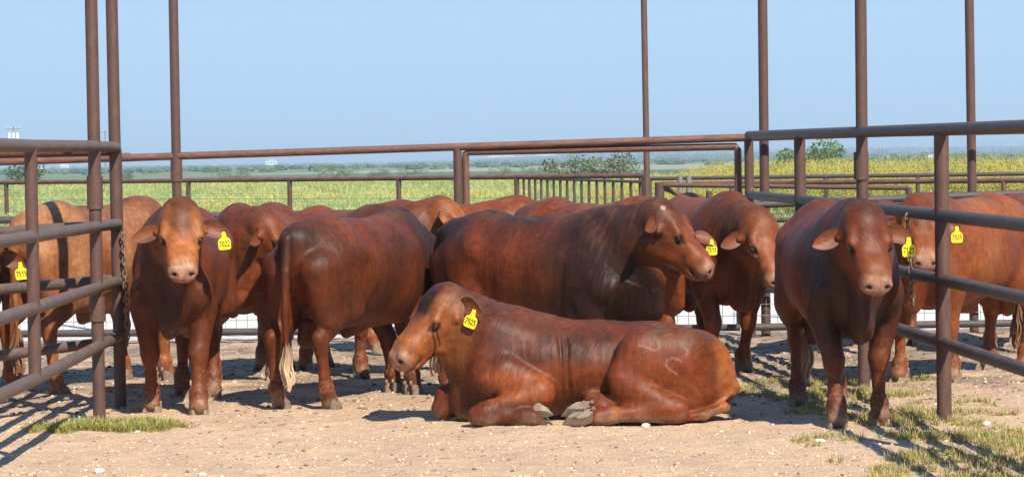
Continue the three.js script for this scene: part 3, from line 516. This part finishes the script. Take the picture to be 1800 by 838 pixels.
// back fence with mesh below its second rail
const bf = thing('pipe_fence', 'rusty back pipe fence behind the bulls with wire mesh panels', 'fence');
const bz = (x) => -25.3 - .11 * (2.2 - Math.min(x, 2.2)), topY = (x) => 1.815 + (x + .5) * .0165, midY = (x) => 1.205 + .006 * (x + 2.3) + (x > 2.2 ? .022 * (x - 2.2) : 0);
{
  const xs = [-6.2, -3.175, -.52, 2.2, 3.55, 6.2];
  for (let i = 0; i < xs.length - 1; i++) { const a = xs[i], b = xs[i + 1]; pipe('rail', [a, topY(a), bz(a)], [b, topY(b), bz(b)], .036, topM, bf); 
    if (i !== 2) pipe('rail', [a, midY(a), bz(a)], [b, midY(b), bz(b)], .034, darkM, bf);
    if (i !== 2) pipe('rail', [a, .45, bz(a)], [b, .45, bz(b)], .034, railM, bf); if (i !== 2) pipe('rail', [a, .10, bz(a)], [b, .10, bz(b)], .034, darkM, bf); }
  for (const x of [-.50, -6.2, 6.2]) pipe('post', [x, -.3, bz(x)], [x, topY(x), bz(x)], .040, postM, bf);
  pipe('post', [-3.175, -.3, bz(-3.2)], [-3.175, 4.2, bz(-3.2)], .045, postM, bf); pipe('collar', [-3.175, 1.53, bz(-3.2)], [-3.175, 1.74, bz(-3.2)], .056, postM, bf);
  pipe('collar', [-3.9, 1.765, bz(-3.9)], [-3.62, 1.768, bz(-3.62)], .042, topM, bf);
  pipe('post', [2.36, -.3, -25.45], [2.37, 4.2, -25.45], .045, postM, bf);
  pipe('post', [4.325, -.3, -25.55], [4.305, 4.2, -25.55], .043, postM, bf);
  const meshOf = (a, b, y0, y1) => { const gs = []; for (let x = a; x <= b; x += .105) gs.push(new THREE.CylinderGeometry(.0028, .0028, y1 - y0, 5).translate(x, (y0 + y1) / 2, bz(x) - .04)); for (let y = y0; y <= y1; y += .105) gs.push(pipeGeo([a, y, bz(a) - .04], [b, y, bz(b) - .04], .0028, 5)); return mergeGeometries(gs); };
  part('wire_mesh', meshOf(-6.2, -.55, .10, 1.20), wireM, bf); part('wire_mesh', meshOf(2.25, 6.2, .10, 1.24), wireM, bf);
  const bg = thing('pipe_gate', 'wide pipe gate closing the back fence left of its corner', 'gate');
  const z0 = bz(-.40) + .0, z1 = bz(2.1);
  part('frame', bentGeo([[-.425, .10, z0 - .03], [-.425, topY(-.4) - .050, z0 - .03], [2.11, topY(2.1) - .080, z1 - .03], [2.11, .10, z1 - .03]], .034), topM, bg);
  for (const [y, m] of [[1.20, darkM], [.45, topM], [.10, darkM]]) pipe('rail', [-.425, y, z0], [2.11, y + .03 * (y > 1), z1], .032, m, bg);
  part('wire_mesh', meshOf(-.36, 2.08, .10, 1.2), wireM, bg);
}
const sp = thing('steel_pole', 'tall lone pole standing beyond the back fence, right of centre', 'pole'); pipe('shaft', [1.848, -.3, -37], [1.83, 5.5, -37], .042, postM, sp);
// chains
function makeChain(label, a, n, pitch, sway) {
  const c = thing('chain', label, 'chain', a, 'rusty chains on the fences'), g = new THREE.TorusGeometry(.0150, .0052, 7, 14); g.scale(1, 1.8, 1);
  for (let i = 0; i < n; i++) { const m = part('link', g, chainM, c); m.position.set(sway * i * pitch, -i * pitch, .003 * Math.sin(i)); m.rotation.y = (i % 2) * Math.PI / 2 + .3; m.rotation.z = .12 * Math.sin(i * 1.7); }
  return c;
}
makeChain('rusty chain hanging down the left chain post beside the tan-faced bull', [-2.705, 1.19, -18.975], 18, .043, .02);
makeChain('rusty chain hanging from right fence rail beside the dark-faced bull', [2.60, 1.26, -17.92], 14, .043, .05);
makeChain('short chain looped round the back corner post', [2.22, 1.36, -25.12], 9, .034, -.1);

// ---------------------------------------------------------------- far pens
function farFence(label, pts, ys, r, step, m, extra) {
  const f = thing('pipe_fence', label, 'fence');
  for (let i = 1; i < pts.length; i++) {
    const a = pts[i - 1], b = pts[i], L = Math.hypot(b[0] - a[0], b[1] - a[1]), n = Math.max(1, Math.round(L / step));
    for (const y of ys) pipe('rail', [a[0], y, a[1]], [b[0], y, b[1]], r, m, f);
    for (let k = 0; k < n + (i === pts.length - 1); k++) { const t = k / n, x = a[0] + (b[0] - a[0]) * t, z = a[1] + (b[1] - a[1]) * t; pipe('post', [x, -.2, z], [x, ys[0] + (extra || 0) * (k % 2), z], r * 1.05, m, f); }
  }
  return f;
}
{
  const f = thing('pipe_fence', 'long single-rail pipe fence across the weedy field', 'fence');
  const A = [-15.5, -72], B = [2.72, -55.6], n = 7;
  pipe('rail', [A[0], 1.335, A[1]], [B[0], 1.345, B[1]], .052, topM, f);
  for (let i = 0; i <= n; i++) { const t = i / n; const x = A[0] + (B[0] - A[0]) * t, z = A[1] + (B[1] - A[1]) * t; pipe('post', [x, -.2, z], [x, 1.33, z], .055, postM, f); }
  const ws = []; for (const y of [.3, .6, .9]) ws.push(pipeGeo([A[0], y, A[1]], [B[0], y, B[1]], .006, 5)); part('wire', mergeGeometries(ws), wireM, f);
}
farFence('near rail fence of the right-hand pens beyond the white road', [[2.75, -50], [4.0, -49.5], [8.4, -46.5], [13.5, -43.5]], [1.22, .55], .045, 2.2, topM, 0);
farFence('farther rail fence of the right-hand pens below the yellow weeds', [[2.9, -57], [8.2, -55], [15.5, -53]], [1.27, .7], .04, 2.2, darkM, .06);
farFence('receding row of close-set dark pipe posts in the field', [[2.9, -57], [.35, -76]], [1.20], .033, 1.1, postM, .1);
{ const f = thing('pipe_fence', 'short sloping rail fence at the pen corner beside the lone pole', 'fence'); pipe('rail', [2.55, 1.2, -46], [3.35, .85, -46.4], .045, topM, f); pipe('post', [2.5, -.2, -46], [2.5, 1.28, -46], .08, postM, f); pipe('post', [3.36, -.2, -46.4], [3.36, 1.12, -46.4], .05, postM, f); pipe('rail', [2.5, 1.24, -46], [6.5, 1.14, -44.6], .04, topM, f); pipe('post', [2.95, -.2, -47.6], [2.95, 1.38, -47.6], .05, wireM, f); pipe('post', [3.10, -.2, -47.6], [3.10, 1.38, -47.6], .05, wireM, f); pipe('post', [6.5, -.2, -44.6], [6.5, 1.15, -44.6], .05, postM, f); }

// ---------------------------------------------------------------- plants
const leafM = new THREE.MeshPhysicalMaterial({ vertexColors: true, roughness: .8, transmission: .35, thickness: 0, side: THREE.DoubleSide });
const grassM = new THREE.MeshStandardMaterial({ color: 0xffffff, vertexColors: true, roughness: .85, side: THREE.DoubleSide });
function tuft(n, h, spread, w, heads, leaf, headC) {
  const pos = [], col = [], idx = [], q = (a, b, c, d, ca, cb) => { const k = pos.length / 3; pos.push(...a, ...b, ...c, ...d); col.push(...ca, ...ca, ...cb, ...cb); idx.push(k, k + 1, k + 2, k, k + 2, k + 3); };
  for (let i = 0; i < n; i++) {
    const a = rnd() * 6.283, r0 = rnd() * spread, hh = h * rr(.55, 1.1), lean = rr(.05, .45) * hh * (h < .1 ? 2.2 : 1), x = Math.cos(a) * r0, z = Math.sin(a) * r0, dx = Math.cos(a + rr(-1, 1)), dz = Math.sin(a + rr(-1, 1)), px = -dz * w, pz = dx * w, v = rr(.75, 1.15), lc = leaf.map((c) => c * v), tc = leaf.map((c) => c * v * 1.25);
    let p0 = [x, 0, z]; for (let k = 1; k <= 2; k++) { const t = k / 2, p1 = [x + dx * lean * t * t, hh * t, z + dz * lean * t * t], s0 = 1 - (t - .5) * .8, s1 = 1 - t * .8; q([p0[0] - px * s0, p0[1], p0[2] - pz * s0], [p0[0] + px * s0, p0[1], p0[2] + pz * s0], [p1[0] + px * s1, p1[1], p1[2] + pz * s1], [p1[0] - px * s1, p1[1], p1[2] - pz * s1], lc, tc); p0 = p1; }
    if (rnd() < heads) { const s = w * 1.7; for (let k = 0; k < 5; k++) { const cx = p0[0] + rr(-.06, .06) * h * 1.5, cy = p0[1] - rr(0, .22) * h, cz = p0[2] + rr(-.06, .06) * h * 1.5, an = rnd() * 3.14, ex = Math.cos(an) * s, ez = Math.sin(an) * s; q([cx - ex, cy - s, cz - ez], [cx + ex, cy - s * .7, cz + ez], [cx + ex * .8, cy + s, cz + ez * .8], [cx - ex * .8, cy + s * 1.2, cz - ez * .8], headC, headC); } }
  }
  const g = new THREE.BufferGeometry(); g.setAttribute('position', new THREE.Float32BufferAttribute(pos, 3)); g.setAttribute('color', new THREE.Float32BufferAttribute(col, 3)); g.setIndex(idx); g.computeVertexNormals(); return g;
}
function scatter(name, label, category, geo, mat, spots) {
  const m = new THREE.InstancedMesh(geo, mat, spots.length), M = new THREE.Matrix4(), q = new THREE.Quaternion(), e = new THREE.Euler();
  spots.forEach(([x, y, z, s, c, tx], i) => { e.set(tx || 0, rnd() * 6.283, 0); q.setFromEuler(e); M.compose(V(x, y, z), q, Array.isArray(s) ? V(...s) : V(s, s, s)); m.setMatrixAt(i, M); m.setColorAt(i, new THREE.Color(c[0], c[1], c[2])); });
  m.name = name; m.userData = { kind: 'stuff', label, category }; m.castShadow = m.receiveShadow = true; scene.add(m); return m;
}
{
  // weedy field beyond the white road
  const A = tuft(16, .50, .14, .010, .25, [.275, .33, .118], [.40, .38, .15]), B = tuft(16, .42, .14, .010, .40, [.30, .33, .11], [.47, .40, .11]);
  const sa = [], sb = [];
  for (let i = 0; i < 60000; i++) {
    const z = -(37 + 150 * Math.pow(rnd(), 1.35)), x = rr(-1, 1) * (.205 * -z + 4), n = fbm(x * .22, 2, z * .10, 3), n2 = fbm(x * .7, 6, z * .4, 2), v = rr(.85, 1.25) * (1 + .35 * n2);
    if (x > 1.9 && z > -60 && rnd() < .5) continue;
    const s = rr(.7, 1.25) * (1 + .5 * n) * (z < -120 ? 1.25 : 1);
    const near = Math.exp(-Math.pow((z + 43) / 9, 2)) * sstep(0, -3, x);
    if (n + .9 * near + rr(-.25, .25) > .30) sb.push([x, -.02, z, s, [1.15 * v, 1.08 * v, .9 * v]]); else sa.push([x, -.02, z, s, n2 < -.16 ? [.55 * v, .72 * v, .6 * v] : [(1 + .7 * n) * v, (1.05 + .3 * n) * v, v]]);
  }
  scatter('field_grass', 'tall pale green grass of the open field beyond the fences', 'grass', A, grassM, sa);
  scatter('field_flowers', 'patches of low yellow-flowering weeds in the open field', 'weeds', B, grassM, sb);
  const T = tuft(18, 1.35, .14, .008, 1, [.25, .28, .085], [.44, .37, .075]), st = [];
  for (let i = 0; i < 9000; i++) { const z = -rr(62, 92), x = rr(2.6, 24); const e = sstep(2.6, 6.5, x - .02 * (-z - 62)); if (rnd() > .35 + .65 * e) continue; st.push([x, -.02, z, [.9 * rr(.8, 1.2), rr(.78, 1.12) * (.62 + .38 * e) * (1 + .25 * fbm(x * .5, 1, z * .3, 2)), .9], [rr(.8, 1.2), rr(.85, 1.15), 1]]); }
  scatter('yellow_weeds', 'tall yellow-flowering weeds behind the right-hand pens', 'weeds', T, grassM, st);
  // grass at the feet of the fences
  const S = tuft(11, .058, .05, .0028, 0, [.20, .20, .068], [.3, .3, .1]), sp2 = [];
  for (let i = 0; i < 2000; i++) { const t = rnd(), x = -2.52 + rr(-1, .55) * (.15 + .85 * rnd()), z = -17.45 + rr(-.55, .5) * (.4 + .6 * t); const d = Math.hypot((x + 2.62) / .75, (z + 17.5) / .50) + .6 * fbm(x * 5, 1, z * 5, 2); if (d + .35 * fbm(x * 11, 4, z * 11, 2) > .50 + .25 * rnd()) continue; const dry = rnd() < .22; sp2.push([x, groundY(x, z) - .004, z, rr(.5, 1.15), dry ? [1.7, 1.35, 1.5] : [1.2, 1.18, .85]]); }
  for (let i = 0; i < 7500; i++) { const z = -rr(13.6, 20.4), off = rr(-.95, .75), x = rx(z) + off - .18; const n = fbm(x * 2.6, 7, z * 2.6, 3), e = .28 * (1 - Math.pow(off / .9, 2)) ; if (n + e + (z > -16.3 ? .10 : 0) < .19 + .25 * rnd()) continue; const dry = rnd() < .5; sp2.push([x, groundY(x, z) - .004, z, rr(.45, 1.05), dry ? [1.8, 1.4, 1.6] : [1.2, 1.16, .86]]); }
  scatter('fence_grass', 'short dry grass growing at the feet of the fences', 'grass', S, grassM, sp2);
}
{ // loose stones and straw on the dirt
  const ico = new THREE.IcosahedronGeometry(1, 1), p = ico.attributes.position; for (let i = 0; i < p.count; i++) { const n = 1 + .35 * noise(p.getX(i) * 2, p.getY(i) * 2, p.getZ(i) * 2); p.setXYZ(i, p.getX(i) * n, p.getY(i) * n * .6, p.getZ(i) * n * .8); } ico.computeVertexNormals();
  const sm = new THREE.MeshStandardMaterial({ roughness: .9 }), a = [], b = [];
  for (let i = 0; i < 26000; i++) { const z = -(13.6 + 10 * Math.pow(rnd(), 1.4)), x = rr(-4.6, 4.6), s = .0025 + .012 * Math.pow(rnd(), 7), v = rr(.75, 1.3); a.push([x, groundY(x, z) + s * .1, z, s, rnd() < .2 ? [.66 * v, .52 * v, .38 * v] : rnd() < .2 ? [.16 * v, .11 * v, .08 * v] : [.54 * v, .37 * v, .24 * v]]); }
  scatter('pebbles', 'small pale pebbles strewn over the bare dirt', 'pebbles', ico, sm, a);
  for (let i = 0; i < 1600; i++) { const z = -rr(13.8, 24), x = rr(-5, 5), s = .012 + .05 * Math.pow(rnd(), 2), k = rnd() < .5; b.push([x, groundY(x, z) + .004, z, [s, .0022, .0035], k ? [.45, .34, .19] : [.09, .06, .045]]); }
  scatter('straw', 'bits of straw and dung strewn over the bare dirt', 'straw', new THREE.BoxGeometry(1, 1, 1), sm, b);
  const clods = []; for (let i = 0; i < 3600; i++) { const z = -rr(18.4, 25.4), x = rr(-4.6, 4.6), s = .006 + .020 * Math.pow(rnd(), 2.5), v = rr(.7, 1.4); clods.push([x, groundY(x, z), z, s, rnd() < .75 ? [.14 * v, .105 * v, .08 * v] : [.33 * v, .26 * v, .19 * v]]); }
  scatter('clods', 'dark clods of trampled dung and dirt under the herd', 'dirt clods', ico.toNonIndexed ? (() => { const g = ico.index ? ico.toNonIndexed() : ico.clone(); g.computeVertexNormals(); return g; })() : ico, sm, clods);
  const white = new THREE.MeshStandardMaterial({ color: new THREE.Color(.66, .60, .52), roughness: .9 });
  for (const [x, z, s, l] of [[.82, -17.05, .034, 'white stone lying against the hock of the lying bull'], [-2.28, -14.9, .035, 'pale flat stone near the lower left corner'], [-1.70, -14.75, .022, 'small pale stone on bare dirt, second from the left'], [2.90, -16.75, .034, 'pale stone on the dirt right of the near fence post'], [1.78, -15.9, .03, 'low pale stone in front of the dark-faced bull'], [-1.23, -17.2, .018, 'small white stone left of the lying bull'], [-2.38, -17.15, .016, 'small white stone near the grass by the left post']]) { const m = new THREE.Mesh(ico, white); m.name = numbered('stone'); m.position.set(x, groundY(x, z) + s * .25, z); m.scale.set(s * 1.2, s * .8, s); m.rotation.y = x * 9; tag(m, l, 'stone'); m.castShadow = m.receiveShadow = true; scene.add(m); }
}
// trees: trunk with limbs, crown of leaf-sized faces in clumps
const barkM = new THREE.MeshStandardMaterial({ color: new THREE.Color(.13, .10, .075), roughness: .95 });
function tree(name, label, x, z, h, w, leafC, nLeaf, openness = .5) {
  const t = thing(name, label, name === 'bush' ? 'bush' : 'tree', [x, 0, z], undefined), limbs = [], pos = [], col = [], idx = [], ls = h * .035;
  const trunkH = h * .35, clumps = [];
  limbs.push(new THREE.CylinderGeometry(h * .018, h * .035, trunkH, 7).translate(0, trunkH / 2, 0));
  const nC = 14; for (let i = 0; i < nC; i++) { const a = i * 2.4 + rr(-.4, .4), r = w * .5 * Math.sqrt(rr(.05, 1)), y = h * rr(.38, .95) * (1 - .25 * r / (w * .5)), c = [Math.cos(a) * r, y, Math.sin(a) * r * .8]; clumps.push([c, rr(.13, .24) * Math.min(w, h * 1.6)]); const g = pipeGeo([0, trunkH * .8, 0], c, h * .010, 5); limbs.push(g); }
  for (let i = 0; i < nLeaf; i++) { const [c, R] = clumps[i % nC]; let d; do { d = [rr(-1, 1), rr(-1, 1), rr(-1, 1)]; } while (Math.hypot(...d) > 1); const k = Math.pow(Math.hypot(...d), openness) / (Math.hypot(...d) || 1), p = [c[0] + d[0] * R * k, c[1] + d[1] * R * .7 * k, c[2] + d[2] * R * k], a = norm([rr(-1, 1), rr(-1, 1), rr(-1, 1)]), b = norm(cross(a, [rr(-1, 1), rr(-1, 1), rr(-1, 1)])), s = ls * rr(.6, 1.4), v = rr(.65, 1.3), o = pos.length / 3; pos.push(...add(p, a, -s), ...add(p, b, s * .6), ...add(p, a, s), ...add(p, b, -s * .6)); for (let q = 0; q < 4; q++) col.push(leafC[0] * v, leafC[1] * v, leafC[2] * v); idx.push(o, o + 1, o + 2, o, o + 2, o + 3); }
  const g = new THREE.BufferGeometry(); g.setAttribute('position', new THREE.Float32BufferAttribute(pos, 3)); g.setAttribute('color', new THREE.Float32BufferAttribute(col, 3)); g.setIndex(idx); g.computeVertexNormals();
  part('trunk', mergeGeometries(limbs.map((l) => { const q = l.index ? l.toNonIndexed() : l; return q; })), barkM, t); part('crown', g, leafM, t); return t;
}
const GR = [.14, .22, .05], GD = [.08, .14, .045], GY = [.16, .18, .07];
tree('mesquite_tree', 'rounded mesquite tree above the right fence between its posts', 22.2, -200, 3.05, 5.0, GR, 2600);
tree('mesquite_tree', 'straggly grey-green mesquite left of the lone pole', 5.4, -150, 2.25, 2.8, GY, 1300, .8);
tree('mesquite_tree', 'straggly mesquite touching the lone pole on its left side', 3.2, -152, 2.3, 2.6, GY, 1100, .8);
for (const [px, z, h, w, l, c] of [[44, 190, 2.6, 2.6, 'small dark green tree behind the pipes at far left', GD], [410, 260, 1.55, 3.4, 'low green tree left of centre beyond the long rail', GR], [590, 250, 1.75, 3.6, 'bright green bush in the middle distance beyond long rail', GR], [668, 270, 1.2, 2.2, 'small round bush right of the bright green bush', GD], [725, 330, 1.4, 3.6, 'grey-green bush left of the double back post', GD], [885, 270, 1.3, 2.6, 'low bush just right of the double back post', GR], [222, 300, 1.5, 2.0, 'small green bush beyond the left tall posts', GD], [935, 300, 1.2, 3.0, 'low bush left of the straggly mesquites', GR], [1590, 420, 2.3, 6, 'distant green tree clump right of the tall right post', GD], [1700, 400, 2.2, 7, 'distant green tree clump near the right edge pole', GD], [1640, 460, 2.4, 5, 'distant tree beside the small white house', GD]]) tree('bush', l, (px - 900) / 4800 * z, -z, h, w, c, 900);
{ // far woods as masses
  const ico = new THREE.IcosahedronGeometry(1, 2), p = ico.attributes.position; for (let i = 0; i < p.count; i++) { const n = 1 + .5 * noise(p.getX(i) * 1.7, p.getY(i) * 1.7, p.getZ(i) * 1.7) + .25 * noise(p.getX(i) * 4, p.getY(i) * 4, p.getZ(i) * 4); p.setXYZ(i, p.getX(i) * n, p.getY(i) * n * .75, p.getZ(i) * n); } ico.computeVertexNormals();
  const s = []; for (let i = 0; i < 6000; i++) { const z = -(700 + 4800 * Math.pow(rnd(), 1.3)), x = rr(-.24, .24) * -z, n = fbm(x * .004 + 3, 2, z * .0016, 3); if (n < .02 && rnd() > .12) continue; const k = rr(.7, 1.9) * (1 + .9 * sstep(-1500, -4000, z)), v = rr(.7, 1.3); s.push([x, groundY(x, z) + .4 * k, z, [k * rr(1, 1.9), k * .8, k], [.07 * v, .12 * v, .06 * v]]); }
  scatter('far_woods', 'scrubby far-off woods spread over the plain to the ridge', 'woods', ico, new THREE.MeshStandardMaterial({ roughness: 1 }), s);
}
// far buildings and poles
const wallM = new THREE.MeshStandardMaterial({ color: new THREE.Color(.66, .67, .66), roughness: .8 }), roofM = new THREE.MeshStandardMaterial({ color: new THREE.Color(.62, .62, .62), roughness: .7 }), winM = new THREE.MeshStandardMaterial({ color: new THREE.Color(.10, .12, .14), roughness: .3 });
for (const [px, z, w, h, y, l] of [[479, 2600, 11, 5, 1.5, 'white blocky building on the far plain left of centre'], [872, 3000, 16, 4.2, 7, 'long white shed on the far ridge near the double post'], [897, 3050, 10, 3.6, 7.5, 'shorter white shed right of the long one on far ridge'], [962, 3200, 20, 3.2, 8.5, 'long low white shed above the straggly mesquites'], [115, 2300, 7, 5, .6, 'small white building far off between the left pipes'], [78, 2500, 12, 3, .3, 'low pale shed far off at the left edge'], [1645, 480, 2.4, .9, 1.0, 'small white house among far trees at right'], [1150, 2400, 12, 2, 1, 'low white shed right of the lone pole far away']]) {
  const x = (px - 900) / 4800 * z, b = thing('far_building', l, 'building', [x, y - .3, -z]);
  part('wall', new THREE.BoxGeometry(w, h, w * .6).translate(0, h / 2, 0), wallM, b);
  const rs = new THREE.Shape([[-w * .53, h], [w * .53, h], [w * .53, h * 1.05], [0, h * 1.22], [-w * .53, h * 1.05]].map((q) => new THREE.Vector2(...q))); part('roof', new THREE.ExtrudeGeometry(rs, { depth: w * .64, bevelEnabled: false }).translate(0, .01, -w * .32), roofM, b);
  for (let k = -1; k <= 1; k++) part('window', new THREE.BoxGeometry(w * .10, h * .25, .2).translate(k * w * .3, h * .55, w * .3 + .05), winM, b);
}
const woodM = new THREE.MeshStandardMaterial({ color: new THREE.Color(.22, .19, .16), roughness: .9 }), canM = new THREE.MeshStandardMaterial({ color: new THREE.Color(.7, .7, .7), roughness: .5 });
for (const [px, z, h, cans, l] of [[26, 470, 9.0, 3, 'utility pole with transformer cans at far left'], [187, 560, 9.4, 0, 'plain utility pole between the two left tall posts'], [1548, 620, 3.6, 0, 'left pole of a far pair beyond the yellow weeds'], [1554, 620, 3.6, 0, 'right pole of a far pair beyond the yellow weeds']]) {
  const u = thing('utility_pole', l, 'utility pole', [(px - 900) / 4800 * z, 0, -z]); part('shaft', new THREE.CylinderGeometry(.11, .16, h, 8).translate(0, h / 2, 0), woodM, u);
  if (h > 5) { part('crossarm', new THREE.BoxGeometry(2.6, .14, .14).translate(0, h - .35, 0), woodM, u); for (const k of [-1.1, -.4, .4, 1.1]) part('insulator', new THREE.CylinderGeometry(.06, .08, .25, 6).translate(k, h - .15, 0), canM, u); }
  for (let k = 0; k < cans; k++) part('transformer', new THREE.CylinderGeometry(.28, .28, 1.0, 10).translate(-.7 + .7 * k, h - 1.5, .35), canM, u);
}
renderer.render(scene, camera);
